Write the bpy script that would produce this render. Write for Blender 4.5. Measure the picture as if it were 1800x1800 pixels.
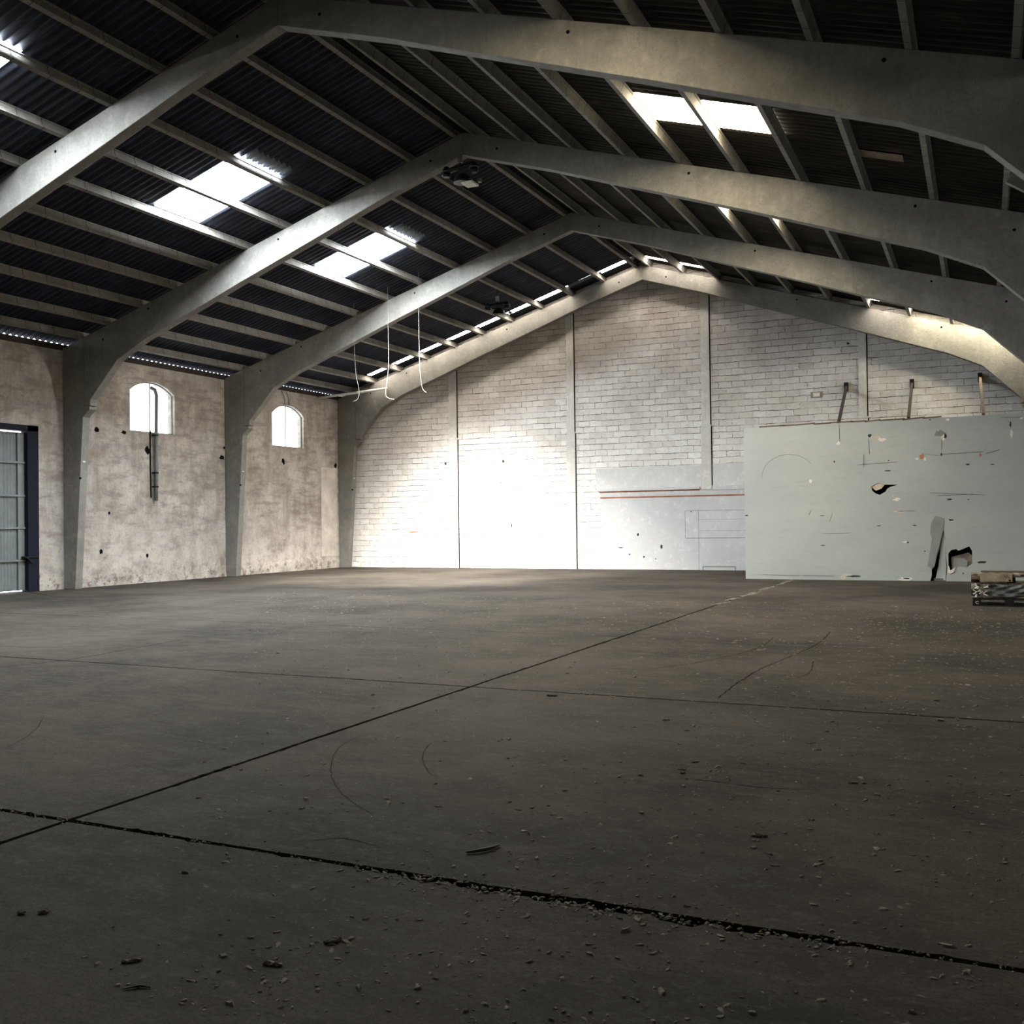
import bpy, bmesh, math, random
from mathutils import Vector, Matrix
from mathutils.geometry import tessellate_polygon

for o in list(bpy.data.objects):
    bpy.data.objects.remove(o)
SC = bpy.context.scene
COL = SC.collection
random.seed(7)

# ------------------------------------------------------------------ camera
YAW, PITCH, ROLL, FPX = 0.436, 0.0105, -0.0126, 1773.4
cy, sy = math.cos(YAW), math.sin(YAW)
fwd = Vector((-sy*math.cos(PITCH), cy*math.cos(PITCH), math.sin(PITCH)))
rgt = Vector((cy, sy, 0)); upv = rgt.cross(fwd)
c_, s_ = math.cos(ROLL), math.sin(ROLL)
r2 = c_*rgt + s_*upv; u2 = -s_*rgt + c_*upv
cam = bpy.data.cameras.new('camera'); co = bpy.data.objects.new('camera', cam); COL.objects.link(co)
co.matrix_world = Matrix(((r2.x, u2.x, -fwd.x, 0), (r2.y, u2.y, -fwd.y, 0), (r2.z, u2.z, -fwd.z, 1.6), (0, 0, 0, 1)))
cam.sensor_width = 36; cam.lens = FPX/1800*36; cam.clip_start = .05; cam.clip_end = 500
SC.camera = co

# ------------------------------------------------------------------ view, sky, large lights
SC.view_settings.view_transform = 'Standard'; SC.view_settings.look = 'None'
SC.view_settings.gamma = 1; SC.view_settings.use_curve_mapping = False
SC.view_settings.exposure = -0.22
w = bpy.data.worlds.new('sky'); SC.world = w; w.use_nodes = True
bg = w.node_tree.nodes['Background']; bg.inputs[0].default_value = (.93, .97, 1, 1); bg.inputs[1].default_value = 7.0

SKY_L, SKY_R, SKY_SLIT = 225.0, 58.0, 38.0      # brightness of the sunlit rooflights and roof slits

def spot(loc, aim, power, col, ang, blend, rad):
    l = bpy.data.lights.new('added_rooflight_spot', 'SPOT'); o = bpy.data.objects.new('added_rooflight_spot', l); COL.objects.link(o)
    o.location = loc; o.rotation_euler = (Vector(aim)-Vector(loc)).to_track_quat('-Z', 'Y').to_euler()
    l.energy = power; l.color = col; l.spot_size = math.radians(ang); l.spot_blend = blend; l.shadow_soft_size = rad
    return o
# spots added under the rooflights, standing in for sun through the panels
spot((-14.4, 22.45, 8.30), (-16.4, 31.5, .9), 12000, (1, .96, .90), 46, 1.0, .5)
spot((-14.0, 22.6, 8.35), (-16.3, 31.0, .2), 1500, (1, .95, .87), 84, 1.0, .5)
spot((-14.2, 22.4, 8.33), (-15.2, 27.2, 0), 24000, (1, .94, .85), 80, 1.0, .5)  # added to brighten the far floor
spot((-4.3, 22.2, 8.20), (-21.9, 24.0, 2.0), 5000, (1, .93, .86), 60, 1.0, .45)  # added to brighten the left wall

# ------------------------------------------------------------------ helpers
CX = -9.93                      # ridge
FY = [12.802+6.2633*i for i in range(-2, 4)]     # near faces of the portal frames
FT = .23
SL = .303; ZT = 9.95            # rafter top line  z = ZT - SL*u
TH = math.atan(SL)
PH = .20                        # purlin height
def ztop(u): return ZT - SL*u
def zsheet(u): return ztop(u) + PH + .02
WALLX = -21.9; RWX = 2.04; BACK = 31.95; FRONT = -6.0

def link(name, me, mat, parent=None, smooth=False):
    o = bpy.data.objects.new(name, me)
    if mat: me.materials.append(mat)
    COL.objects.link(o)
    if parent is not None: o.parent = parent
    if smooth:
        for p in me.polygons: p.use_smooth = True
    return o
def tag(o, label=None, cat=None, group=None, kind=None):
    if label: o['label'] = label
    if cat: o['category'] = cat
    if group: o['group'] = group
    if kind: o['kind'] = kind
    return o
def empty(name, loc=(0, 0, 0), parent=None):
    o = bpy.data.objects.new(name, None); o.location = loc; COL.objects.link(o); o.empty_display_size = .2
    if parent: o.parent = parent
    return o
class MB:
    def __init__(s): s.v = []; s.f = []
    def add(s, vs, fs):
        n = len(s.v); s.v += [tuple(x) for x in vs]; s.f += [tuple(i+n for i in f) for f in fs]; return s
    def box(s, a, b):
        x0, y0, z0 = a; x1, y1, z1 = b
        return s.add([(x0,y0,z0),(x1,y0,z0),(x1,y1,z0),(x0,y1,z0),(x0,y0,z1),(x1,y0,z1),(x1,y1,z1),(x0,y1,z1)],
                     [(0,3,2,1),(4,5,6,7),(0,1,5,4),(1,2,6,5),(2,3,7,6),(3,0,4,7)])
    def obox(s, o, ax, ay, az, hx, hy, hz):     # oriented box, centre o
        o = Vector(o); P = []
        for k in (-1, 1):
            for i, j in ((-1,-1),(1,-1),(1,1),(-1,1)): P.append(o+ax*hx*i+ay*hy*j+az*hz*k)
        return s.add(P, [(0,3,2,1),(4,5,6,7),(0,1,5,4),(1,2,6,5),(2,3,7,6),(3,0,4,7)])
    def bar(s, p, q, wd, ht):
        p = Vector(p); q = Vector(q); d = (q-p); L = d.length; d.normalize()
        u = Vector((0, 0, 1)) if abs(d.z) < .95 else Vector((1, 0, 0))
        x = d.cross(u).normalized(); z = x.cross(d).normalized()
        return s.obox((p+q)/2, x, d, z, wd/2, L/2, ht/2)
    def prism(s, poly, plane, a, b, holes=()):
        """polygon (with holes) in 'XZ' 'YZ' or 'XY', extruded from a to b"""
        def P(q, t):
            return {'XZ': (q[0], t, q[1]), 'YZ': (t, q[0], q[1]), 'XY': (q[0], q[1], t)}[plane]
        loops = [list(poly)]+[list(h) for h in holes]
        flat = [q for l in loops for q in l]; n = len(flat)
        tris = tessellate_polygon([[Vector((q[0], q[1], 0)) for q in l] for l in loops])
        vs = [P(q, a) for q in flat]+[P(q, b) for q in flat]; fs = []
        for t in tris: fs.append(tuple(t)); fs.append(tuple(i+n for i in reversed(t)))
        k = 0
        for l in loops:
            m = len(l)
            for i in range(m):
                j = (i+1) % m; fs.append((k+i, k+j, k+j+n, k+i+n))
            k += m
        return s.add(vs, fs)
    def tube(s, pts, r, n=8, rs=None, cap=True):
        pts = [Vector(p) for p in pts]; rings = []
        d0 = (pts[1]-pts[0]).normalized()
        x = d0.cross(Vector((0, 0, 1)) if abs(d0.z) < .9 else Vector((1, 0, 0))).normalized()
        base = len(s.v)
        for i, p in enumerate(pts):
            d = (pts[min(i+1, len(pts)-1)]-pts[max(i-1, 0)]).normalized()
            x = (x-d*x.dot(d)).normalized(); y = d.cross(x); rr = rs[i] if rs else r
            for k in range(n):
                a = 2*math.pi*k/n; s.v.append(tuple(p+x*math.cos(a)*rr+y*math.sin(a)*rr))
        for i in range(len(pts)-1):
            for k in range(n):
                a = base+i*n+k; b = base+i*n+(k+1) % n; s.f.append((a, b, b+n, a+n))
        if cap:
            s.f.append(tuple(base+k for k in reversed(range(n)))); s.f.append(tuple(base+(len(pts)-1)*n+k for k in range(n)))
        return s
    def build(s, name, mat, parent=None, smooth=False, bevel=0, fix=True):
        me = bpy.data.meshes.new(name); me.from_pydata(s.v, [], s.f)
        if fix:
            bm = bmesh.new(); bm.from_mesh(me); bmesh.ops.recalc_face_normals(bm, faces=bm.faces); bm.to_mesh(me); bm.free()
        o = link(name, me, mat, parent, smooth)
        if bevel:
            m = o.modifiers.new('bevel', 'BEVEL'); m.width = bevel; m.segments = 2; m.limit_method = 'ANGLE'; m.angle_limit = math.radians(20)
        return o

# ------------------------------------------------------------------ materials
def new_mat(name):
    m = bpy.data.materials.new(name); m.use_nodes = True; nt = m.node_tree
    return m, nt, nt.nodes['Principled BSDF']
class N:
    def __init__(s, nt): s.nt = nt
    def n(s, t, **k):
        x = s.nt.nodes.new('ShaderNode'+t)
        for a, b in k.items(): setattr(x, a, b)
        return x
    def L(s, a, b): s.nt.links.new(a, b)
    def coord(s, scale=(1, 1, 1), rot=(0, 0, 0)):
        g = s.n('NewGeometry'); mp = s.n('Mapping'); mp.inputs['Scale'].default_value = scale; mp.inputs['Rotation'].default_value = rot
        s.L(g.outputs['Position'], mp.inputs[0]); return mp.outputs[0]
    def noise(s, vec, sc, det=6, rough=.6, dist=0):
        x = s.n('TexNoise'); x.inputs['Scale'].default_value = sc; x.inputs['Detail'].default_value = det
        x.inputs['Roughness'].default_value = rough; x.inputs['Distortion'].default_value = dist; s.L(vec, x.inputs['Vector']); return x.outputs['Fac']
    def ramp(s, fac, stops):
        x = s.n('ValToRGB'); e = x.color_ramp.elements
        while len(e) < len(stops): e.new(.5)
        for i, (p, c) in enumerate(stops):
            e[i].position = p; e[i].color = (c, c, c, 1) if not hasattr(c, '__len__') else (*c, 1)
        s.L(fac, x.inputs[0]); return x.outputs[0]
    def mix(s, fac, a, b, mode='MIX'):
        x = s.n('Mix', data_type='RGBA', blend_type=mode)
        for v, i in ((fac, 0), (a, 6), (b, 7)):
            if hasattr(v, 'links') or hasattr(v, 'is_output'): s.L(v, x.inputs[i])
            elif hasattr(v, '__len__'): x.inputs[i].default_value = (*v, 1)
            else: x.inputs[i].default_value = v
        return x.outputs[2]
    def math(s, op, a, b=None, c=None):
        x = s.n('Math', operation=op)
        for i, v in enumerate((a, b, c)):
            if v is None: continue
            if hasattr(v, 'is_output'): s.L(v, x.inputs[i])
            else: x.inputs[i].default_value = v
        return x.outputs[0]
    def bump(s, h, st, bsdf, dist=.02):
        x = s.n('Bump'); x.inputs['Strength'].default_value = st; x.inputs['Distance'].default_value = dist
        s.L(h, x.inputs['Height']); s.L(x.outputs[0], bsdf.inputs['Normal'])
def concrete(name, c1, c2, dark, rough=.9, sc=1.0, pits=True, streak=.25):
    m, nt, b = new_mat(name); g = N(nt)
    p = g.coord(); big = g.ramp(g.noise(p, 1.3*sc, 8, .72), [(.34, c1), (.64, c2)])
    st = g.noise(g.coord((3, 3, .35)), 1.6*sc, 4, .7)
    col = g.mix(g.math('MULTIPLY', g.ramp(st, [(.48, 0), (.72, 1)]), streak), big, dark)
    sp = g.noise(p, 20*sc, 7, .82)
    col = g.mix(g.math('MULTIPLY', g.ramp(sp, [(.48, 0), (.64, 1)]), .6), col, dark)
    col = g.mix(g.math('MULTIPLY', g.ramp(g.noise(p, 5*sc, 7, .8), [(.54, 0), (.68, 1)]), .55), col, tuple(min(.9, x*1.45) for x in c2))
    if pits:
        v = g.n('TexVoronoi'); v.inputs['Scale'].default_value = 14*sc; g.L(p, v.inputs['Vector'])
        hole = g.ramp(v.outputs['Distance'], [(.05, 1), (.11, 0)])
        msk = g.ramp(g.noise(p, 2.2*sc, 3), [(.5, 0), (.6, 1)])
        col = g.mix(g.math('MULTIPLY', hole, g.math('MULTIPLY', msk, .8)), col, tuple(x*.25 for x in dark))
    g.L(col, b.inputs['Base Color']); b.inputs['Roughness'].default_value = rough
    g.bump(g.noise(p, 12*sc, 9, .8), .55, b, .03)
    return m
def plain(name, c, rough=.7, metal=0, var=.25, sc=6, bump=.15):
    m, nt, b = new_mat(name); g = N(nt); p = g.coord()
    n = g.noise(p, sc, 6, .65)
    g.L(g.ramp(n, [(.3, tuple(x*(1-var) for x in c)), (.7, tuple(min(1, x*(1+var*.6)) for x in c))]), b.inputs['Base Color'])
    b.inputs['Roughness'].default_value = rough; b.inputs['Metallic'].default_value = metal; b.inputs['Specular IOR Level'].default_value = 0 if rough >= .9 else .35
    if bump: g.bump(g.noise(p, sc*6, 5), bump, b, .01)
    return m
M = {}
M['frame'] = concrete('frame_concrete', (.165, .160, .145), (.255, .246, .222), (.105, .098, .088))
M['purlin'] = None
m, nt, b = new_mat('purlin_concrete'); g = N(nt); p = g.coord()
n = g.ramp(g.noise(p, 3, 5), [(.3, (.15, .143, .13)), (.7, (.24, .228, .205))])
v = g.n('TexVoronoi', voronoi_dimensions='1D', feature='DISTANCE_TO_EDGE'); v.inputs['Scale'].default_value = 1.9
sx = g.n('SeparateXYZ'); g.L(p, sx.inputs[0])
g.L(g.math('ADD', sx.outputs[1], g.math('MULTIPLY', g.math('ROUND', g.math('MULTIPLY', sx.outputs[0], .886)), 7.31)), v.inputs['W'])
crack = g.ramp(v.outputs['Distance'], [(.008, 1), (.02, 0)])
n = g.mix(g.math('MULTIPLY', g.ramp(g.noise(p, 18, 5, .7), [(.45, 0), (.7, 1)]), .5), n, (.12, .11, .10))
g.L(g.mix(crack, n, (.03, .028, .025)), b.inputs['Base Color']); b.inputs['Roughness'].default_value = .9
g.bump(g.noise(p, 40, 6), .3, b, .01); M['purlin'] = m

def sheet_mat(name, c, c2, lo):
    m, nt, b = new_mat(name); g = N(nt)
    p = g.coord((.5, 6, .5)); n = g.noise(p, 2.2, 7, .8)
    col = g.ramp(n, [(.38, lo), (.55, c), (.72, c2)])
    bl = g.noise(g.coord(), 1.1, 4, .6)
    col = g.mix(g.ramp(bl, [(.4, .0), (.8, .6)]), col, lo)
    g.L(col, b.inputs['Base Color']); b.inputs['Roughness'].default_value = .85
    g.bump(g.noise(g.coord(), 25, 5), .2, b, .01)
    return m
M['sheet_l'] = sheet_mat('sheet_dark_blue_grey', (.017, .021, .038), (.075, .08, .105), (.006, .008, .015))  # cool and warm cast of the slopes' light put into these sheet colours
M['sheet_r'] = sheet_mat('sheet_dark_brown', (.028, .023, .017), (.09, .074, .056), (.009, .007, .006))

# white-washed block wall
m, nt, b = new_mat('whitewashed_blocks'); g = N(nt)
p = g.coord(); sx = g.n('SeparateXYZ'); g.L(p, sx.inputs[0])
wob = g.noise(g.coord((1, 1, 2.5)), 1.3, 4, .7); wob2 = g.noise(g.coord((1, 1, 3)), 7, 3, .7)
cb = g.n('CombineXYZ')
g.L(g.math('ADD', sx.outputs[0], g.math('MULTIPLY', g.math('SUBTRACT', wob2, .5), .10)), cb.inputs[0])
g.L(g.math('ADD', sx.outputs[2], g.math('ADD', g.math('MULTIPLY', g.math('SUBTRACT', wob, .5), .09), g.math('MULTIPLY', g.math('SUBTRACT', wob2, .5), .03))), cb.inputs[1])
def brick(wd, bias):
    br = g.n('TexBrick'); g.L(cb.outputs[0], br.inputs['Vector']); br.offset_frequency = 2; br.offset = .45
    br.inputs['Scale'].default_value = 1; br.inputs['Brick Width'].default_value = wd; br.inputs['Row Height'].default_value = .2
    br.inputs['Mortar Size'].default_value = .010; br.inputs['Mortar Smooth'].default_value = .6; br.inputs['Bias'].default_value = bias
    br.inputs['Color1'].default_value = (.84, .82, .79, 1); br.inputs['Color2'].default_value = (.70, .665, .62, 1); br.inputs['Mortar'].default_value = (.62, .6, .57, 1)
    return br
br = brick(.42, -.1); rows = brick(60, -.1)                       # blocks, and bed joints alone
patch = g.ramp(g.noise(g.coord((.5, 1, 1.6)), 1.9, 6, .75), [(.44, 0), (.58, 1)])
patch2 = g.ramp(g.noise(g.coord((1, 1, 1)), 3.1, 5, .75), [(.50, 0), (.60, 1)])
bed = g.math('MULTIPLY', rows.outputs['Fac'], g.math('ADD', g.math('MULTIPLY', patch, .92), .12))
perp = g.math('MULTIPLY', br.outputs['Fac'], g.math('ADD', g.math('MULTIPLY', patch2, .7), .05))
mort = g.math('MAXIMUM', bed, perp)
fine = g.noise(p, 5, 7, .75)
zf = g.math('MULTIPLY_ADD', sx.outputs[2], .15, -.45); zf = g.math('MINIMUM', g.math('MAXIMUM', zf, 0), .7)
soot = g.math('MULTIPLY', zf, g.ramp(g.noise(p, .6, 5, .65), [(.32, .25), (.62, 1)]))
col = g.mix(g.math('MULTIPLY', g.ramp(fine, [(.47, 0), (.72, 1)]), .4), br.outputs['Color'], (.42, .37, .33))
col = g.mix(g.math('MULTIPLY', soot, .85), col, (.20, .16, .13))
col = g.mix(mort, col, (.10, .085, .075))
g.L(col, b.inputs['Base Color']); b.inputs['Roughness'].default_value = .85
h = g.math('SUBTRACT', g.math('MULTIPLY', g.noise(p, 9, 7, .7), .9), g.math('MULTIPLY', mort, 1.0))
g.bump(h, .8, b, .04); M['blocks'] = m

# left wall render
m, nt, b = new_mat('dirty_plaster'); g = N(nt); p = g.coord(); sx = g.n('SeparateXYZ'); g.L(p, sx.inputs[0])
base = g.ramp(g.noise(p, 1.1, 9, .75), [(.36, (.30, .265, .235)), (.62, (.58, .545, .50))])
vert = g.noise(g.coord((2, 2, .3)), 1.5, 5, .7)
col = g.mix(g.math('MULTIPLY', g.ramp(vert, [(.48, 0), (.66, 1)]), .5), base, (.25, .215, .185))
hz = g.noise(g.coord((1, 1, 4)), 1.4, 5, .7)
col = g.mix(g.math('MULTIPLY', g.ramp(hz, [(.50, 0), (.62, 1)]), .6), col, (.23, .19, .16))
low = g.math('MAXIMUM', g.math('MULTIPLY_ADD', sx.outputs[2], -.75, 1.5), 0)
lowm = g.math('MINIMUM', low, 1)
col = g.mix(g.math('MULTIPLY', lowm, g.ramp(g.noise(p, 2, 5), [(.35, 0), (.6, .75)])), col, (.68, .63, .57))
vlow = g.math('MINIMUM', g.math('MAXIMUM', g.math('MULTIPLY_ADD', sx.outputs[2], -1.6, 1.15), 0), 1)
col = g.mix(g.math('MULTIPLY', vlow, g.ramp(g.noise(p, 3.2, 7, .8), [(.52, 0), (.58, 1)])), col, (.22, .17, .13))
pk = g.noise(p, 9, 7, .8)
col = g.mix(g.math('MULTIPLY', g.ramp(pk, [(.56, 0), (.66, 1)]), .75), col, (.20, .165, .14))
g.L(col, b.inputs['Base Color']); b.inputs['Roughness'].default_value = .92
g.bump(g.noise(p, 7, 8, .8), .9, b, .05); M['plaster'] = m

# floor
m, nt, b = new_mat('dusty_concrete_floor'); g = N(nt); p = g.coord()
col = g.ramp(g.noise(p, .35, 6, .6), [(.38, (.036, .031, .025)), (.60, (.085, .072, .058))])
col = g.mix(g.math('MULTIPLY', g.ramp(g.noise(p, 1.3, 7, .7, .8), [(.45, 0), (.75, 1)]), .5), col, (.034, .0305, .027))
dust = g.noise(g.coord((1, 2.2, 1), (0, 0, .35)), 2.3, 8, .78)
col = g.mix(g.math('MULTIPLY', g.ramp(dust, [(.46, 0), (.72, 1)]), .5), col, (.125, .112, .096))
sp = g.noise(p, 55, 4, .8)
col = g.mix(g.math('MULTIPLY', g.ramp(sp, [(.50, 0), (.62, 1)]), .55), col, (.024, .0215, .019))
col = g.mix(g.math('MULTIPLY', g.ramp(g.noise(p, 16, 6, .8), [(.54, 0), (.66, 1)]), .5), col, (.14, .126, .108))
col = g.mix(g.math('MULTIPLY', g.ramp(g.noise(g.coord((1, 5, 1), (0, 0, -.5)), 5, 6, .8), [(.56, 0), (.66, 1)]), .5), col, (.026, .023, .020))
v = g.n('TexVoronoi'); v.inputs['Scale'].default_value = 9; g.L(p, v.inputs['Vector'])
col = g.mix(g.math('MULTIPLY', g.ramp(v.outputs['Distance'], [(.03, 1), (.09, 0)]), .6), col, (.02, .018, .016))
g.L(col, b.inputs['Base Color']); b.inputs['Roughness'].default_value = .88; b.inputs['Specular IOR Level'].default_value = .08
h = g.math('ADD', g.noise(p, 28, 8, .8), g.math('MULTIPLY', g.noise(p, 2.2, 5, .7), 1.2))
g.bump(h, .9, b, .02); M['floor'] = m

M['joint'] = plain('joint_dirt', (.006, .0055, .005), .95, 0, .4, 20)
M['crack'] = plain('crack_dark', (.016, .014, .013), .95, 0, .5, 15)
M['tyre'] = plain('tyre_rubber_mark', (.044, .039, .034), .9, 0, .5, 12)
M['pale'] = plain('pale_spill', (.22, .20, .175), .9, 0, .3, 10)
M['debris'] = plain('crumbled_dirt', (.19, .172, .15), .95, 0, .5, 3)
M['debris_dark'] = plain('dark_scrap', (.05, .045, .04), .8, 0, .4, 8)
M['white_panel'] = concrete('white_painted_panel', (.50, .505, .51), (.56, .565, .57), (.50, .47, .44), .8, 1.2, False, .2)
M['patchwash'] = concrete('pale_plaster_patch', (.54, .54, .53), (.63, .63, .62), (.48, .46, .43), .85, 1.0, False, .2)
M['limewash'] = plain('thin_limewash', (.60, .555, .50), .9, 0, .3, 2)
M['pilaster'] = concrete('pilaster_concrete', (.56, .54, .50), (.66, .64, .60), (.38, .35, .32), .9, 1.0, False, .25)
M['brown'] = plain('rusty_brown_rail', (.33, .13, .07), .7, 0, .5, 3)
M['seam'] = plain('seam_shadow_gap', (.10, .10, .10), .9)
M['dark'] = plain('black_steel', (.012, .013, .017), .45, .3, .3, 10)
M['black'] = plain('black_gap', (.006, .006, .006), .95, 0, .1, 5, 0)
M['blueframe'] = plain('navy_painted_steel', (.002, .004, .014), .8, 0, .3, 5)
M['doorgrey'] = plain('grey_painted_steel', (.20, .225, .23), .55, .2, .2, 3)
M['pipe'] = plain('grey_pipe', (.16, .18, .17), .5, .1, .3, 8)
M['white_plastic'] = plain('white_plastic', (.62, .62, .58), .5, 0, .1, 8)
M['cable'] = plain('white_cable', (.16, .16, .155), .6, 0, .1, 8)
M['wood'] = plain('weathered_wood', (.16, .115, .085), .85, 0, .45, 5)
M['oldwood'] = plain('old_grey_wood', (.30, .26, .215), .85, 0, .35, 6)
M['palewood'] = plain('pale_sawn_wood', (.42, .35, .245), .85, 0, .3, 7)
M['darkwood'] = plain('dark_wood', (.035, .027, .023), .85, 0, .4, 7)
M['blackplastic'] = plain('black_plastic', (.012, .012, .014), .5, 0, .3, 9)
M['chip_white'] = plain('bare_plaster_white', (.78, .74, .66), .9, 0, .15, 20)
M['chip_orange'] = plain('bare_brick_orange', (.48, .20, .11), .9, 0, .2, 20)
M['chip_dark'] = plain('dark_gouge', (.05, .048, .045), .95, 0, .3, 20)
M['chip_gyp'] = plain('bare_gypsum', (.60, .50, .40), .95, 0, .3, 18)
M['flap'] = plain('torn_board_grey', (.25, .26, .25), .85, 0, .15, 4)
M['flap_l'] = plain('torn_board_blue_grey', (.42, .455, .46), .85, 0, .15, 4)
M['inner'] = plain('inner_board_brown', (.20, .165, .145), .9, 0, .35, 4)
m, nt, b = new_mat('grey_painted_board'); g = N(nt); p = g.coord()
col = g.ramp(g.noise(g.coord((.35, 1, .8)), .9, 5, .6), [(.3, (.345, .368, .362)), (.7, (.43, .45, .425))])
col = g.mix(g.math('MULTIPLY', g.ramp(g.noise(g.coord((1, 1, 6)), 1.8, 6, .75), [(.55, 0), (.72, 1)]), .45), col, (.30, .315, .31))
col = g.mix(g.math('MULTIPLY', g.ramp(g.noise(p, 14, 5, .7), [(.62, 0), (.72, 1)]), .35), col, (.25, .26, .25))
g.L(col, b.inputs['Base Color']); b.inputs['Roughness'].default_value = .75; g.bump(g.noise(p, 8, 5), .12, b, .01); M['board'] = m
m, nt, b = new_mat('crumpled_film'); g = N(nt); p = g.coord((1, 1, 5))
g.L(g.ramp(g.noise(p, 4, 6, .7, 1.2), [(.35, (.055, .06, .065)), (.55, (.16, .18, .19)), (.72, (.34, .37, .37))]), b.inputs['Base Color'])
b.inputs['Roughness'].default_value = .35; g.bump(g.noise(p, 9, 5, .6, 1), .8, b, .03); M['film'] = m
m, nt, b = new_mat('window_glass'); g = N(nt); t = g.n('BsdfTransparent'); gl = g.n('BsdfGlossy'); gl.inputs['Roughness'].default_value = .1
mx = g.n('MixShader'); mx.inputs[0].default_value = .08; g.L(t.outputs[0], mx.inputs[1]); g.L(gl.outputs[0], mx.inputs[2])
g.L(mx.outputs[0], nt.nodes['Material Output'].inputs[0]); M['glass'] = m
def glow(name, c, s):
    m, nt, b = new_mat(name); g = N(nt)
    b.inputs['Base Color'].default_value = (.8, .8, .8, 1); b.inputs['Emission Color'].default_value = (*c, 1); b.inputs['Emission Strength'].default_value = s
    return m
M['sky_l'] = glow('sunlit_rooflight_cool', (.86, .94, 1.0), SKY_L)
M['sky_r'] = glow('sunlit_rooflight_warm', (1.0, .87, .60), SKY_R)
M['sky_rd'] = glow('near_rooflight_warm', (1.0, .87, .60), SKY_R*1.0)  # same warm glow, for the bay before the nearest frame
M['sky_ld'] = glow('dimmed_rooflight_cool', (.86, .94, 1.0), SKY_L*.75)  # glow lowered before the nearest frame to keep the foreground dark
M['sky_s'] = glow('roof_slit_glow', (1.0, .90, .76), SKY_SLIT)
M['sky_s2'] = glow('roof_slit_glow_bright', (1.0, .90, .66), SKY_SLIT*1.9)  # glow raised near the right eaves to brighten the last frame
M['sky_dim'] = plain('dirty_translucent_sheet', (.09, .10, .105), .5, 0, .4, 10)

# ------------------------------------------------------------------ floor
def jitter_line(a, b, fixed, axis, gap, rough=1.0, seed=0):
    """points from a to b at offset 'fixed' with a ragged edge; returns (x,y) list"""
    rnd = random.Random(seed); n = max(2, int(abs(b-a)/.045)); out = []; drift = 0
    for i in range(n+1):
        t = a+(b-a)*i/n
        drift = drift*.9+rnd.gauss(0, .0011)
        k = rough*(drift+rnd.gauss(0, .0012)+(rnd.random() < .05)*gap*.35)
        out.append((t, k))
    return out
XB = [-22.4, -4.56, 2.6]; YB = [-6.4, -.8, 3.988, 8.778, 13.336, 18.086, 32.3]
XG = {-4.56: .040}; YG = {-.8: .02, 3.988: .042, 8.778: .030, 13.336: .018, 18.086: .020}
fl = MB()
def slab(x0, x1, y0, y1, sd):
    gx0, gx1 = XG.get(x0, 0)/2, XG.get(x1, 0)/2; gy0, gy1 = YG.get(y0, 0)/2, YG.get(y1, 0)/2
    poly = []
    def edge(a, b, f, sgn, gap, horiz, s):
        for t, k in jitter_line(a, b, f, 0, gap, 1 if gap else 0, s)[:-1]:
            ex = k
            if horiz and f == 3.988 and sgn < 0 and -2.75 < t < -.45:      # broken edge of the near joint
                w_ = min(1, (t+2.75)*2.2, (-.45-t)*2.2); ex += w_*(.028+.018*math.sin(t*21)+.014*math.sin(t*47+1)+.008*math.sin(t*113))
            q = f+sgn*(gap/2+max(-gap*.3, ex))
            poly.append((t, q) if horiz else (q, t))
    edge(x0+gx0, x1-gx1, y0, 1, YG.get(y0, 0), True, sd)
    edge(y0+gy0, y1-gy1, x1, -1, XG.get(x1, 0), False, sd+1)
    edge(x1-gx1, x0+gx0, y1, -1, YG.get(y1, 0), True, sd+2)
    edge(y1-gy1, y0+gy0, x0, 1, XG.get(x0, 0), False, sd+3)
    fl.prism(poly, 'XY', 0, -.12)
sd = 10
for i in range(len(XB)-1):
    for j in range(len(YB)-1):
        slab(XB[i], XB[i+1], YB[j], YB[j+1], sd); sd += 9
floor = tag(fl.build('floor', M['floor']), kind='structure')
MB().box((-22.6, -6.6, -.14), (2.8, 32.5, -.022)).build('joint_fill', M['joint'], floor)

def ribbon(pts, wd, name, mat, z=.0012, jit=.3, step=.07, parent=floor):
    P = [Vector((x, y, 0)) for x, y in pts]; Q = []
    for i in range(len(P)-1):                                     # Catmull-Rom
        p0 = P[max(i-1, 0)]; p1 = P[i]; p2 = P[i+1]; p3 = P[min(i+2, len(P)-1)]
        n = max(2, int((p2-p1).length/step))
        for k in range(n):
            t = k/n; Q.append(.5*((2*p1)+(p2-p0)*t+(2*p0-5*p1+4*p2-p3)*t*t+(3*p1-p0-3*p2+p3)*t**3))
    Q.append(P[-1]); vs = []; fs = []
    for i, q in enumerate(Q):
        d = (Q[min(i+1, len(Q)-1)]-Q[max(i-1, 0)]).normalized(); nrm = Vector((-d.y, d.x, 0))
        e = min(1, i/3+.1, (len(Q)-1-i)/3+.1)
        o_ = random.gauss(0, wd*jit); w_ = wd*e*(1+random.uniform(-jit, jit))
        vs += [(*(q+nrm*(o_+w_/2)).xy, z), (*(q+nrm*(o_-w_/2)).xy, z)]
        if i: fs.append((2*i-2, 2*i-1, 2*i+1, 2*i))
    return MB().add(vs, fs).build(name, mat, parent)
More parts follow.
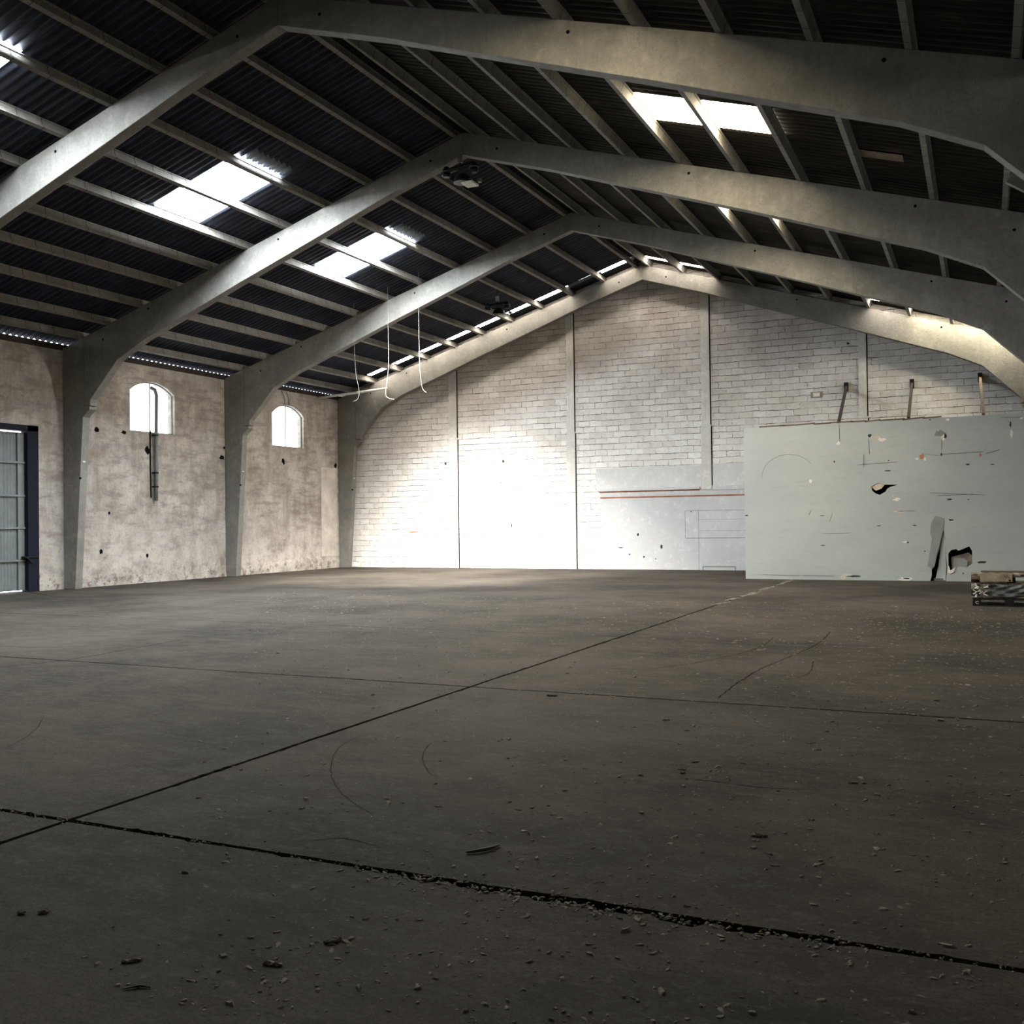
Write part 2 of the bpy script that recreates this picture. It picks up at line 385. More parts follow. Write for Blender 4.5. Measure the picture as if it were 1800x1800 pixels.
CR = [([(-2.17, 8.92), (-2.2, 9.74), (-2.17, 10.96), (-2.02, 12.25), (-1.93, 13.47), (-1.97, 14.87)], .013),
      ([(-10.46, 7.9), (-10.33, 8.09), (-10.19, 8.44), (-10.09, 8.84), (-10.12, 9.39), (-10.3, 11)], .018),
      ([(-12.18, 9.54), (-11.45, 9.66), (-10.69, 10.12), (-10.29, 10.13)], .016),
      ([(-16.5, 11.2), (-16.39, 12.84), (-16.27, 13.73), (-16.33, 14.77), (-16.11, 16.02), (-15.83, 17.76)], .02),
      ([(-21.81, 17.9), (-19.64, 16.9), (-18.65, 16.99), (-17.98, 17.53)], .03),
      ([(-3.25, 4.17), (-3.1, 4.22), (-2.99, 4.31), (-2.8, 4.28), (-2.64, 4.23)], .005),
      ([(-1.91, 6.14), (-1.57, 6.13), (-1.21, 6.09), (-.9, 6.17)], .006),
      ([(-10.4, 14.7), (-10.38, 16.54), (-10.24, 18.79)], .014)]
for c, wd in CR: ribbon(c, wd, 'floor_crack', M['crack'], .0015, .35)
for c, wd in [([(-4.28, 6.48), (-4.24, 6.12), (-3.96, 5.59), (-3.63, 5.17), (-3.34, 4.91), (-3.04, 4.7)], .008),
              ([(-3.68, 6.55), (-3.62, 6.27), (-3.47, 5.96), (-3.23, 5.64), (-3.11, 5.57)], .009),
              ([(-3.82, 10.36), (-3.25, 10.57), (-2.84, 11.43), (-2.56, 12.63), (-2.59, 13.92)], .018),
              ([(-1.9, 10.2), (-1.72, 10.41), (-1.66, 10.93), (-1.76, 11.82)], .016),
              ([(-6.45, 5.04), (-6.63, 5.38), (-6.9, 5.73), (-7.22, 6.06)], .008)]:
    ribbon(c, wd, 'tyre_mark', M['tyre'], .001, .25)
for i in range(9):
    y = 19.0+i*.95+random.uniform(-.2, .2); ribbon([(-4.6+random.uniform(-.05, .05), y), (-4.55, y+.5), (-4.52, y+.9+random.random()*.3)], .05+.04*random.random(), 'paint_streak', M['pale'], .0018, .5)

# ------------------------------------------------------------------ walls
def arch(y0, y1, z0, zs, zc, n=12):
    pts = [(y0, z0), (y1, z0)]; ym = (y0+y1)/2; h = (y1-y0)/2; rise = zc-zs
    R = (h*h+rise*rise)/(2*rise); a0 = math.asin(h/R)
    for i in range(n+1):
        a = a0-2*a0*i/n; pts.append((ym+R*math.sin(a), zc-R+R*math.cos(a)))
    return pts
WIN = [(21.39, 23.14, 4.35, 5.52, 5.83), (27.72, 29.49, 4.33, 5.45, 5.79)]
WT = 6.30
out = [(FRONT, -.02), (14.1, -.02), (14.1, 4.22), (18.28, 4.22), (18.28, -.02), (BACK+.3, -.02), (BACK+.3, WT), (FRONT, WT)]
wl = tag(MB().prism(out, 'YZ', WALLX, WALLX-.28, [arch(*q) for q in WIN]).build('wall_left', M['plaster']), kind='structure')
bb = MB().box((WALLX-.2, FRONT, WT-.02), (WALLX+.015, BACK+.2, WT+.135)).build('eaves_beam', M['darkwood'], wl)
# putlog holes and gouges
def blob_poly(cx, cz, rx, rz, n=9, seed=0, irr=.35):
    r_ = random.Random(seed); return [(cx+rx*math.cos(2*math.pi*i/n)*(1+r_.uniform(-irr, irr)), cz+rz*math.sin(2*math.pi*i/n)*(1+r_.uniform(-irr, irr))) for i in range(n)]
for i, (y, z, ry, rz) in enumerate([(20.19, 4.29, .07, .08), (21.16, 4.28, .10, .05), (22.03, 3.84, .09, .11), (25.2, 3.79, .11, .08), (28.31, 3.82, .08, .10), (31.42, 3.80, .07, .10),
                                    (25.3, 4.1, .05, .04), (20.3, .95, .07, .07), (22.0, .78, .05, .07), (20.6, 2.0, .04, .05)]):
    MB().prism(blob_poly(y, z, ry, rz, 9, i), 'YZ', WALLX+.004, WALLX-.03).build('wall_hole', M['black'], wl)
MB().box((WALLX-.01, 30.5, .45), (WALLX+.006, 31.5, 3.72)).build('paint_patch', M['limewash'], wl)
# crumbled skirt of old render at the foot of the wall
def skirt(y0, y1, seed):
    r_ = random.Random(seed); n = int((y1-y0)/.06); top = []
    k = .22
    for i in range(n+1):
        k = min(.42, max(.08, k+r_.gauss(0, .03))); top.append((y0+(y1-y0)*i/n, k+r_.uniform(-.02, .02)))
    MB().prism([(y0, -.02), (y1, -.02)]+top[::-1], 'YZ', WALLX-.01, WALLX+.06).build('loose_render', M['plaster'], wl)
skirt(19.4, 25.3, 3); skirt(25.75, 31.5, 4)

# back wall
bw = [(WALLX-.28, -.02), (RWX+.3, -.02)]+[(RWX+.3, 6.44)]+[(CX, 10.17), (WALLX-.28, 6.45)]
wb = tag(MB().prism(bw, 'XZ', BACK, BACK+.3).build('wall_back', M['blocks']), kind='structure')
for x0, x1, z0 in [(-17.35, -17.02, -.02), (-12.79, -12.50, -.02), (-8.13, -7.84, 2.58), (-3.33, -3.08, -.02)]:
    zt = ztop(abs((x0+x1)/2-CX))-.03
    pl = MB().box((x0+.02, BACK-.035, 4.6), (x1, BACK+.01, zt)); pl.box((x0, BACK-.045, z0), (x1+.02, BACK+.01, 4.6)); pl.box((x0-.02, BACK-.05, 4.60), (x1+.025, BACK+.01, 4.66))
    pl.build('pilaster', M['pilaster'], wb, bevel=.006)
    MB().box((x1, BACK-.012, 4.66), (x1+.035, BACK+.01, zt)).box((x1+.02, BACK-.012, z0), (x1+.055, BACK+.01, 4.6)).build('pilaster_dark_strip', M['crack'], wb)  # dark strip down the right side of each pilaster
    if z0 < 0: MB().box((x0, BACK-.047, 2.585), (x1+.02, BACK, 2.60)).box((x0, BACK-.047, 1.385), (x1+.02, BACK, 1.40)).build('pilaster_seam', M['crack'], wb)
MB().box((-11.74, BACK-.012, 2.66), (-8.15, BACK+.01, 3.37)).box((-7.80, BACK-.012, 2.66), (-4.2, BACK+.01, 3.40)).build('plaster_patch', M['patchwash'], wb)
for i, (x, z, rx, rz, mt) in enumerate([(-15.2, 3.75, .05, .06, 'chip_dark'), (-17.5, 3.75, .04, .06, 'chip_dark'), (-18.9, 1.3, .22, .035, 'chip_orange'), (-14.9, 1.5, .03, .07, 'chip_dark'),
                                        (-8.45, 3.3, .05, .03, 'chip_dark'), (-3.6, 6.9, .05, .04, 'chip_dark'), (-17.9, 1.5, .03, .05, 'chip_gyp'), (-13.2, .6, .12, .05, 'chip_gyp')]):
    MB().prism(blob_poly(x, z, rx, rz, 11, 40+i), 'XZ', BACK-.004, BACK+.01).build('wall_chip', M[mt], wb)
# block left proud with a brick-coloured rim above the partition
MB().box((-4.71, BACK-.02, 5.31), (-4.36, BACK+.01, 5.49)).build('bare_block_rim', M['oldwood'], wb)
MB().box((-4.64, BACK-.025, 5.34), (-4.44, BACK+.01, 5.46)).build('block_face', M['chip_white'], wb)

# blocked-up doorway in the back wall
d2 = tag(empty('door_2', (-8.5, BACK, 0)), kind='structure')
def kid(o, par):                                                 # keep world placement
    o.parent = par; o.matrix_parent_inverse = Matrix.Translation(-Vector(par.location)); return o
kid(MB().box((-11.57, BACK-.03, 0), (-4.2, BACK+.01, 2.36)).build('panel', M['white_panel'], bevel=.004), d2)
kid(MB().box((-11.57, BACK-.04, 2.41), (-4.2, BACK+.01, 2.555)).build('lintel', M['white_panel'], bevel=.004), d2)
kid(MB().box((-11.60, BACK-.032, 2.36), (-4.2, BACK+.01, 2.41)).build('rail', M['brown']), d2)
kid(MB().box((-11.60, BACK-.045, 2.555), (-8.22, BACK+.01, 2.60)).build('rail', M['brown']), d2)
kid(MB().box((-11.68, BACK-.09, 2.60), (-8.20, BACK+.01, 2.675)).build('header', M['white_panel'], bevel=.006), d2)
kid(MB().box((-7.80, BACK-.06, 2.56), (-4.2, BACK+.01, 2.70)).build('header', M['white_panel'], bevel=.006), d2)
sm = MB(); e = .011; Yp = BACK-.0315
for x0, z0, x1, z1 in [(-8.71, 1.905, -4.2, 1.915), (-8.69, 1.018, -4.2, 1.032), (-8.71, 1.02, -8.70, 1.91), (-8.27, 0, -8.26, 1.9), (-8.14, .10, -7.1, .12), (-8.15, 0, -8.13, .12), (-7.11, 0, -7.09, .12), (-8.25, 1.62, -4.2, 1.626), (-8.25, 1.26, -4.2, 1.266)]:
    sm.box((x0, Yp, z0), (x1, Yp+.01, z1))
kid(sm.build('seam', M['seam']), d2)
for i, (x, z, rx, rz) in enumerate([(-10.9, .72, .09, .015), (-10.3, 1.15, .05, .05), (-9.5, .75, .04, .07), (-10.6, .5, .03, .03), (-10.1, .42, .03, .03), (-9.7, .35, .02, .02), (-8.5, 1.88, .02, .02)]):
    kid(MB().prism(blob_poly(x, z, rx, rz, 9, 70+i), 'XZ', BACK-.034, BACK-.02).build('paint_chip', M['chip_dark']), d2)

wr = tag(MB().box((RWX, FRONT, -.02), (RWX+.3, BACK+.3, 6.4)).build('wall_right', M['plaster']), kind='structure')
wf = tag(MB().prism([(WALLX-.28, -.02), (RWX+.3, -.02), (RWX+.3, 6.37), (CX, 10.0), (WALLX-.28, 6.35)], 'XZ', FRONT, FRONT-.3).build('wall_front', M['plaster']), kind='structure')

# windows
for i, (y0, y1, z0, zs, zc) in enumerate(WIN):
    wn = tag(empty('window_%d' % (i+1), (WALLX-.14, (y0+y1)/2, z0)), kind='structure')
    a = arch(y0, y1, z0, zs, zc)
    kid(MB().prism(a, 'YZ', WALLX-.12, WALLX-.126).build('glass', M['glass']), wn)
    fr = MB(); k = .03; inn = arch(y0+k, y1-k, z0+k, zs, zc-k)
    fr.prism(a, 'YZ', WALLX-.10, WALLX-.14, [inn])
    kid(fr.build('window_frame', M['pipe']), wn)
    ym = (y0+y1)/2
    kid(MB().box((WALLX-.14, ym-.012, z0), (WALLX-.11, ym+.012, zc-.02)).build('mullion', M['pipe']), wn)
    kid(MB().prism([(y0-.06, z0-.03), (y1+.08, z0-.05), (y1+.08, z0-.01), (y0-.06, z0)], 'YZ', WALLX-.1, WALLX+.02).build('window_sill', M['plaster']), wn)

# sliding door in the left wall
d1 = tag(empty('door_1', (WALLX, 16.2, 0)), kind='structure')
kid(MB().box((WALLX-.20, 17.95, 0), (WALLX+.04, 18.28, 4.22)).box((WALLX-.20, 14.1, 4.07), (WALLX+.04, 18.28, 4.22)).build('door_frame', M['blueframe'], bevel=.006), d1)
pn = MB(); y = 14.1; n = 0; pv = []; pf = []
while y < 17.80:
    dx = [0, .018, .018, 0][n % 4]; pv += [(WALLX-.12+dx, y, .045), (WALLX-.12+dx, y, 4.03)]
    y += [.028, .02, .028, .02][n % 4]; n += 1
pf = [(2*i, 2*i+2, 2*i+3, 2*i+1) for i in range(n-1)]
pn.add(pv, pf); kid(pn.build('door_panel', M['doorgrey'], fix=False), d1)
kid(MB().box((WALLX-.13, 17.78, .045), (WALLX-.09, 17.95, 4.03)).build('door_edge_plate', M['doorgrey']), d1)
for z in (.80, 1.62, 2.43, 3.27):
    kid(MB().box((WALLX-.10, 14.1, z-.025), (WALLX-.055, 17.95, z+.025)).build('door_rail', M['doorgrey'], bevel=.004), d1)
kid(MB().box((WALLX-.10, 17.74, .045), (WALLX-.06, 17.80, 4.03)).build('door_stile', M['doorgrey'], bevel=.004), d1)
kid(MB().box((WALLX-.05, 17.82, .86), (WALLX+.07, 18.25, .90)).bar((WALLX+.05, 17.9, .88), (WALLX+.09, 18.05, .72), .03, .03).build('door_bolt', M['dark']), d1)

# ------------------------------------------------------------------ roof sheets (ceiling)
def UP(k): return .2+1.128*k
ROWS = [0]+[UP(k) for k in range(0, 11)]+[12.22]
BAYS = [(FY[i], FY[i+1]) for i in range(5)]
SKYL = {('L', 4): [], }
LR = [(k, k+1) for k in range(3, 5)]
sky = []      # side, row start k, y0, y1
for side, ks, ys in [('L', (3, 4), [(9.75, 11.03), (16.17, 17.45), (21.83, 23.12)]), ('R', (4, 5), [(9.6, 10.75), (16.08, 17.24), (21.75, 22.92)])]:
    for y0, y1 in ys:
        for k in ks: sky.append((side, k, y0, y1))
SLIT = (31.10, 31.33)
slits = [('L', k) for k in (1, 2, 3, 4, 5, 6, 7, 8)] + [('L', 0), ('R', 0), ('R', 1), ('R', 6), ('R', 7), ('R', 8), ('R', 9)]
PIT = .177; AMP = .028
def sheet_strip(mb, side, u0, u1, y0, y1, lift):
    sg = -1 if side == 'L' else 1
    n = max(2, int(round((y1-y0)/PIT*8))); vs = []; fs = []
    for i in range(n+1):
        y = y0+(y1-y0)*i/n; a = AMP*math.cos(2*math.pi*y/PIT)
        for u, l in ((u0-.0, lift), (u1+.09, 0)):
            vs.append((CX+sg*u, y, zsheet(u)+AMP+a+l))
        if i: b_ = 2*i; fs.append((b_-2, b_-1, b_+1, b_))
    mb.add(vs, fs)
for side, mt in (('L', 'sheet_l'), ('R', 'sheet_r')):
    mb = MB()
    for r in range(len(ROWS)-1):
        u0, u1 = ROWS[r], ROWS[r+1]; k = r-1
        cuts = [(a, b_) for s_, kk, a, b_ in sky if s_ == side and kk == k]
        cuts.append(SLIT) if (side, k) in slits or k == -1 and False else None
        if k == -1: pass
        y = FRONT-.2
        for a, b_ in sorted(cuts)+[(BACK+.35, None)]:
            sheet_strip(mb, side, u0, u1 if r < len(ROWS)-2 else u1-.09, y, a, .012 if r else 0)
            y = b_
    o = mb.build('ceiling', M[mt], fix=False, smooth=True); o['kind'] = 'structure'
MB().prism([(CX-.35, zsheet(.35)+.07), (CX, zsheet(0)+.09), (CX+.35, zsheet(.35)+.07), (CX+.35, zsheet(.35)+.10), (CX, zsheet(0)+.14), (CX-.35, zsheet(.35)+.10)], 'XZ', FRONT-.2, BACK+.35).build('ridge_cap', M['sheet_l'], o)

ORD = ['first', 'second', 'third', 'fourth', 'fifth', 'sixth', 'seventh', 'eighth', 'ninth', 'tenth', 'eleventh', 'twelfth']
# frames in the photo: FY[2] nearest ... FY[5] against the back wall
FN = {0: 'behind the camera', 1: 'just overhead', 2: 'nearest in view', 3: 'second from the camera', 4: 'third from the camera', 5: 'against the back gable wall'}
BN = {0: 'over the camera', 1: 'before the nearest frame', 2: 'between nearest and second frames', 3: 'between second and third frames', 4: 'last bay by the gable'}
def roofpanel(side, u0, u1, y0, y1, name, mat, dz=.0, thick=.006):
    sg = -1 if side == 'L' else 1
    q = [(CX+sg*u0, zsheet(u0)+AMP+dz), (CX+sg*u1, zsheet(u1)+AMP+dz), (CX+sg*u1, zsheet(u1)+AMP+dz+thick), (CX+sg*u0, zsheet(u0)+AMP+dz+thick)]
    return MB().prism(q, 'XZ', y0, y1).build(name, mat)
for side, k, y0, y1 in sky:
    o = roofpanel(side, UP(k), UP(k+1), y0-.03, y1+.03, 'skylight', M[('sky_l' if side == 'L' else 'sky_r')+('d' if y0 < 12 else '')], -AMP+.003)
    bay = max(i for i in range(6) if FY[i] < y0)
    up = 'upper' if (k == 3 if side == 'L' else k == 4) else 'lower'
    tag(o, '%s glowing roof panel of two, %s slope, %s' % (up, 'left' if side == 'L' else 'right', BN[bay]), 'skylight', 'rooflight panels in the roof slopes')
for side, k in slits:  # glowing strips stand in for daylight through open slits in the sheets
    wdt = (31.33 if (side == 'L' or k < 2) else 31.40)
    dim = (side == 'L' and k == 1)
    s0, s1 = UP(k)+.06, UP(k+1)-.04
    o = roofpanel(side, max(s0, 0), s1, SLIT[0]-.02, SLIT[1]+.02, 'slit_glow_strip', M['sky_dim' if dim else 'sky_s2' if side == 'R' and k > 6 else 'sky_s'], -AMP+.003)
    tag(o, '%s daylight strip by the gable wall, %s from the ridge, %s slope' % ('dim brownish' if dim else 'narrow bright', ORD[k], 'left' if side == 'L' else 'right'), 'skylight', 'daylight strips at the end of the roof sheets')
# dirty translucent laps above the left rooflights, odd pale board on the right slope
for y0, y1, nm in [(16.2, 17.45, BN[2]), (21.85, 23.07, BN[3])]:
    mb = MB(); n = 60; vs = []; fs = []
    for i in range(n+1):
        y = y0+(y1-y0)*i/n; a = AMP*1.2*math.cos(2*math.pi*y/PIT)
        for u in (3.24, 3.50): vs.append((CX-u, y, zsheet(u)+AMP+a-.03))
        if i: fs.append((2*i-2, 2*i-1, 2*i+1, 2*i))
    tag(mb.add(vs, fs).build('corrugated_offcut', M['sky_dim'], fix=False, smooth=True), 'short pale corrugated sheet lapped above the left skylights, '+nm, 'roof sheet')
tag(roofpanel('R', 8.1, 8.85, 17.5, 17.85, 'patch_board', M['oldwood'], -.035), 'small pale board patched under the dark sheets of the right slope', 'board')

# ------------------------------------------------------------------ purlins
def purlin_mesh(L):
    mb = MB(); hw = .044
    mb.prism([(-hw, 0), (hw, 0), (hw, .028), (.016, .05), (.016, .165), (.03, .175), (.03, PH), (-.03, PH), (-.03, .175), (-.016, .165), (-.016, .05), (-hw, .028)], 'XZ', 0, L)
    me = bpy.data.meshes.new('roof_purlin'); me.from_pydata(mb.v, [], mb.f)
    bm = bmesh.new(); bm.from_mesh(me); bmesh.ops.recalc_face_normals(bm, faces=bm.faces); bm.to_mesh(me); bm.free()
    me.materials.append(M['purlin']); return me
bays = [(FRONT+.02, FY[0]+.11, -1)]+[(FY[i]+.12, FY[i+1]+.11, i) for i in range(5)]+[(FY[5]+.12, BACK+.28, 5)]
for y0, y1, bi in bays:
    me = purlin_mesh(y1-y0)
    for side, sg in (('L', -1), ('R', 1)):
        for k in range(11):
            u = UP(k) if k < 10 else 11.3
            o = bpy.data.objects.new('roof_purlin', me); COL.objects.link(o)
            o.location = (CX+sg*u, y0, ztop(u)+.004); o.rotation_euler = (0, sg*TH, 0)
            bn = {-1: 'behind the camera', 5: 'stub past the last frame'}.get(bi, BN.get(bi, ''))
            tag(o, '%s concrete purlin below the ridge, %s slope, %s' % (ORD[k], 'left' if sg < 0 else 'right', bn), 'purlin', 'concrete roof purlins')

# ------------------------------------------------------------------ portal frames
RB = [(0, 9.47), (2, 8.84), (4, 8.13), (6, 7.43), (7.6, 6.85), (9.1, 6.32), (10.02, 5.88), (10.95, 4.94), (10.975, 4.86), (10.965, 4.77), (11.185, 4.77)]
RT = [(11.185, ztop(11.185)), (0, ZT)]
CP = [(11.197, ztop(11.197)), (11.95, ztop(11.95)), (11.95, 0), (11.56, 0), (11.235, 4.48), (11.20, 4.52), (11.0, 4.68), (11.0, 4.755), (11.197, 4.755)]
for i, y in enumerate(FY):
    t = empty('portal_frame', (CX, y, 0))
    tag(t, 'whitewashed precast concrete portal frame spanning the hall, '+FN[i], 'roof frame', 'concrete portal frames')
    for sg in (-1, 1):
        r = MB().prism([(sg*u, z) for u, z in RB+RT], 'XZ', 0, FT).build('rafter', M['frame'], t, bevel=.012)
        cm = MB().prism([(sg*u, z) for u, z in CP], 'XZ', 0, FT).build('column', M['frame'], t, bevel=.012)
        for u, z in ((.8, 9.47), (4.9, 8.30), (8.95, 7.08), (10.5, 6.45)):
            MB().tube([(sg*u, -.003, z), (sg*u, .02, z)], .028, 10).build('bolt_hole', M['black'], r)
        MB().tube([(sg*11.35, -.004, 2.9), (sg*11.35, .02, 2.9)], .03, 10).build('bolt_hole', M['black'], cm)
        MB().tube([(sg*11.36, .10, 3.35), (sg*11.32, .10, 3.36)], .055, 12).build('socket', M['pilaster'], cm)

# ------------------------------------------------------------------ partition
PY = 27.40
H1 = [(-2.57, 2.41), (-2.4, 2.5), (-2.25, 2.45), (-1.92, 2.44), (-2.11, 2.39), (-2.18, 2.35), (-2.23, 2.27), (-2.37, 2.19), (-2.47, 2.23), (-2.55, 2.3)]
H1F = [(-2.56, 2.40), (-2.4, 2.495), (-2.25, 2.445), (-2.33, 2.35), (-2.46, 2.3), (-2.51, 2.34)]
H2 = [(-0.85, 0), (-0.81, 0.35), (-0.84, 0.63), (-0.84, 1.05), (-0.88, 1.27), (-0.91, 1.18), (-0.94, 1.05), (-0.98, 0.8), (-1.06, 0.55), (-1.1, 0.36), (-1.17, 0.29), (-1.17, 0.13), (-1.21, 0)]
FL = [(-1.05, 1.64), (-0.86, 1.57), (-0.88, 1.35), (-0.93, 1.1), (-0.99, 0.86), (-1.05, 0.65), (-1.09, 0.4), (-1.16, 0.34), (-1.26, 0.38), (-1.22, 0.63), (-1.18, 0.88), (-1.15, 1.07), (-1.19, 1.2), (-1.17, 1.43), (-1.1, 1.58)]
FR = [(-0.88, 1.25), (-0.84, 1.01), (-0.85, 0.63), (-0.83, 0.35), (-0.86, 0.02), (-1.09, 0.04), (-1.01, 0.4), (-0.96, 0.82), (-0.92, 1.1)]
H3 = [(-0.78, 0.5), (-0.78, 0.69), (-0.71, 0.78), (-0.59, 0.8), (-0.55, 0.76), (-0.3, 0.87), (-0.24, 0.76), (-0.24, 0.44), (-0.37, 0.35), (-0.55, 0.37), (-0.65, 0.27), (-0.74, 0.2), (-0.78, 0.23)]
H3L = [(-0.79, 0.38), (-0.77, 0.38), (-0.74, 0.27), (-0.62, 0.35), (-0.66, 0.23), (-0.74, 0.19), (-0.79, 0.22)]
pt = tag(empty('partition_wall', (-2, PY, 0)), 'tall pale grey painted board partition, gouged and torn, before the back wall on the right', 'partition')
outl = [(-5.82, 0), (-1.21, 0)]
outl = [(-5.82, 0)]+H2[::-1]+[(1.98, 0), (1.98, 4.11), (-1.08, 4.09), (-2.29, 4.10), (-3.3, 4.092), (-3.34, 4.08), (-4.42, 4.08), (-5.47, 4.07), (-5.82, 4.06)]
kid(MB().prism(outl, 'XZ', PY, PY+.035, [H1, H3]).build('front_board', M['board']), pt)
kid(MB().box((-5.82, PY+.16, 0), (1.98, PY+.19, 4.05)).build('black_backing', M['black']), pt)  # black sheet stands in for the dark hollow behind the holes
kid(MB().box((-5.82, PY+.035, 0), (-5.74, PY+.16, 4.05)).box((-5.7, PY+.035, 4.0), (1.98, PY+.16, 4.06)).build('stud', M['oldwood']), pt)
def warp(pts, y0, fy, th, name, mat):
    mb = MB().prism(pts, 'XZ', 0, th)
    mb.v = [(x, y0+fy(x, z)+y, z) for x, y, z in mb.v]; return kid(mb.build(name, mat), pt)
warp(FL, PY-.012, lambda x, z: -.06*max(0, (1.1-z)), .008, 'torn_flap', M['flap'])['label'] = 'darker grey torn flap'
warp(FR, PY+.045, lambda x, z: .10*max(0, -.86-x), .008, 'torn_flap', M['flap_l'])['label'] = 'pale blue-grey strip behind the tear'
kid(MB().box((-1.12, PY+.05, 0), (-.86, PY+.15, .07)).build('rubble', M['inner']), pt)
warp(H1F, PY+.018, lambda x, z: -.35*(z-2.3)*.1, .008, 'torn_flap', M['chip_gyp'])['label'] = 'bare gypsum flap in the upper tear'
warp([(-.70, .25), (-.24, .30), (-.22, .62), (-.32, .72), (-.5, .66), (-.72, .60)], PY+.09, lambda x, z: .05*(z-.3), .01, 'inner_board', M['inner'])
warp([(-.68, .30), (-.36, .36), (-.34, .50), (-.44, .57), (-.66, .58)], PY+.06, lambda x, z: .08*(z-.3), .01, 'inner_board', M['flap'])['label'] = 'grey fallen panel piece'
warp(H3L, PY-.02, lambda x, z: 0, .02, 'torn_lip', M['chip_white'])
chips = [(-3.36, 3.56, .05, .05, 'chip_white'), (-2.6, 3.72, .05, .04, 'chip_dark'), (-2.42, 3.66, .13, .05, 'chip_gyp'), (-2.30, 3.60, .08, .06, 'chip_white'), (-.95, 3.70, .12, .08, 'flap'), (-.86, 3.60, .06, .08, 'chip_white'),
         (-.80, 3.62, .03, .08, 'chip_dark'), (.68, 3.60, .03, .09, 'chip_white'), (.66, 3.85, .02, .08, 'chip_dark'), (-.75, 4.03, .05, .03, 'chip_white'), (.9, 3.98, .03, .03, 'chip_white'),
         (-1.36, 3.13, .05, .07, 'chip_orange'), (-1.47, 3.08, .03, .03, 'chip_white'), (-1.28, 3.07, .03, .04, 'chip_white'), (-.90, 3.17, .02, .04, 'chip_dark'), (-.02, 3.12, .03, .04, 'chip_orange'),
         (-2.17, 2.80, .07, .015, 'chip_dark'), (-2.14, 3.07, .03, .012, 'chip_dark'), (-3.47, 3.08, .02, .03, 'chip_dark'), (-4.08, 1.84+.75, .03, .05, 'chip_white'), (-1.97, 2.06, .08, .04, 'chip_white'),
         (-1.85, 1.76, .18, .03, 'chip_gyp'), (-1.70, 1.765, .22, .012, 'flap'), (-1.88, 1.765, .08, .008, 'chip_dark'), (-.74, 2.04, .06, .025, 'chip_dark'), (-.3, 2.03, .02, .015, 'chip_dark'), (-2.4, 1.40, .05, .015, 'chip_dark'),
         (-1.55, 1.40, .05, .014, 'chip_dark'), (-.71, 1.53, .05, .025, 'chip_dark'), (-3.79, .90, .06, .012, 'chip_dark'), (-3.8, 1.68, .06, .01, 'chip_dark'), (-1.77, .98, .07, .02, 'chip_white'), (-1.72, .97, .03, .015, 'chip_dark'),
         (-3.3, .06, .06, .05, 'chip_gyp'), (-3.05, .10, .16, .02, 'chip_dark'), (-3.2, .13, .12, .012, 'chip_white'), (-1.78, .05, .15, .055, 'chip_white'), (-1.76, .055, .08, .02, 'chip_dark'), (-5.76, 1.71, .04, .02, 'chip_dark'),
         (.0, .48, .10, .025, 'chip_dark'), (-.30, 2.9, .04, .02, 'chip_dark'), (.25, 2.88, .05, .012, 'chip_dark'), (-.45, .2, .015, .02, 'chip_dark'), (-2.05, 2.17, .02, .03, 'chip_gyp'), (-1.32, .75, .015, .02, 'chip_dark'), (-1.15, 4.05, .02, .015, 'chip_dark')]
for i, (x, z, rx, rz, mt) in enumerate(chips):
    kid(MB().prism(blob_poly(x, z, rx, rz, 11, 100+i, .45), 'XZ', PY-.003-.0006*(i % 5), PY+.01).build('paint_chip', M[mt]), pt)
sc = MB()
for a, b_ in [((-3.62, 1.52), (-3.54, 1.74)), ((-4.14, 1.70), (-4.09, 1.82)), ((-2.9, 2.98), (-1.95, 3.02)), ((-2.62, 3.64), (-2.60, 3.25)), ((-3.34, 4.06), (-3.33, 3.58)), ((-.89, 3.58), (-.89, 3.3)),
              ((-1.35, 3.21), (-.95, 3.14)), ((-.88, 3.17), (.05, 3.2)), ((.1, 3.15), (.4, 3.23)), ((-1.2, 2.22), (.1, 2.13)), ((-3.8, 1.21), (-3.1, 1.22)), ((-2.75, 2.9), (-2.74, 3.25)), ((-1.0, 2.14), (-.2, 2.16)), ((.9, 4.0), (.45, 4.02)), ((-5.35, .12), (-4.4, .10)), ((-4.3, .11), (-3.5, .10))]:
    sc.bar((a[0], PY-.001, a[1]), (b_[0], PY-.001, b_[1]), .012, .006)
kid(sc.build('scratch', M['chip_dark']), pt)
arcp = [(-4.65+.70*math.cos(a), PY-.001, 2.72+.60*math.sin(a)) for a in [math.pi*(1.0-.82*i/30) for i in range(31)]]
kid(MB().tube(arcp, .005, 4).build('pencil_arc', M['flap']), pt)
tp = MB(); x = -5.4
while x < -1.2:
    L = random.uniform(.3, .7); tp.bar((x, PY+.01, 4.093+random.uniform(-.012, .015)), (x+L, PY+.01, 4.105+random.uniform(-.012, .02)), .03, .035); x += L*.9
kid(tp.build('capping_strip', M['wood']), pt)

# stays from the back wall down to the partition head
for i, (x0, z0, x1, mt, w_) in enumerate([(-3.66, 5.56, -3.36, 'darkwood', 'leftmost'), (-1.81, 5.53, -1.66, 'darkwood', 'middle'), (.01, 5.58, .07, 'wood', 'rightmost')]):
    t = tag(empty('wooden_stay', (x1, PY+.1, 4.1)), '%s of three thin wooden stays from back wall to partition top%s' % (w_, ', lighter brown' if i == 2 else ''), 'prop', 'stays behind the partition')
    kid(MB().bar((x0, BACK-.08, z0), (x1, PY+.10, 4.11), .07, .10).build('strut', M[mt], bevel=.004), t)
    kid(MB().box((x0-.06, BACK-.16, z0-.12), (x0+.06, BACK-.003, z0+.14)).build('wall_bracket', M['dark'], bevel=.004), t)

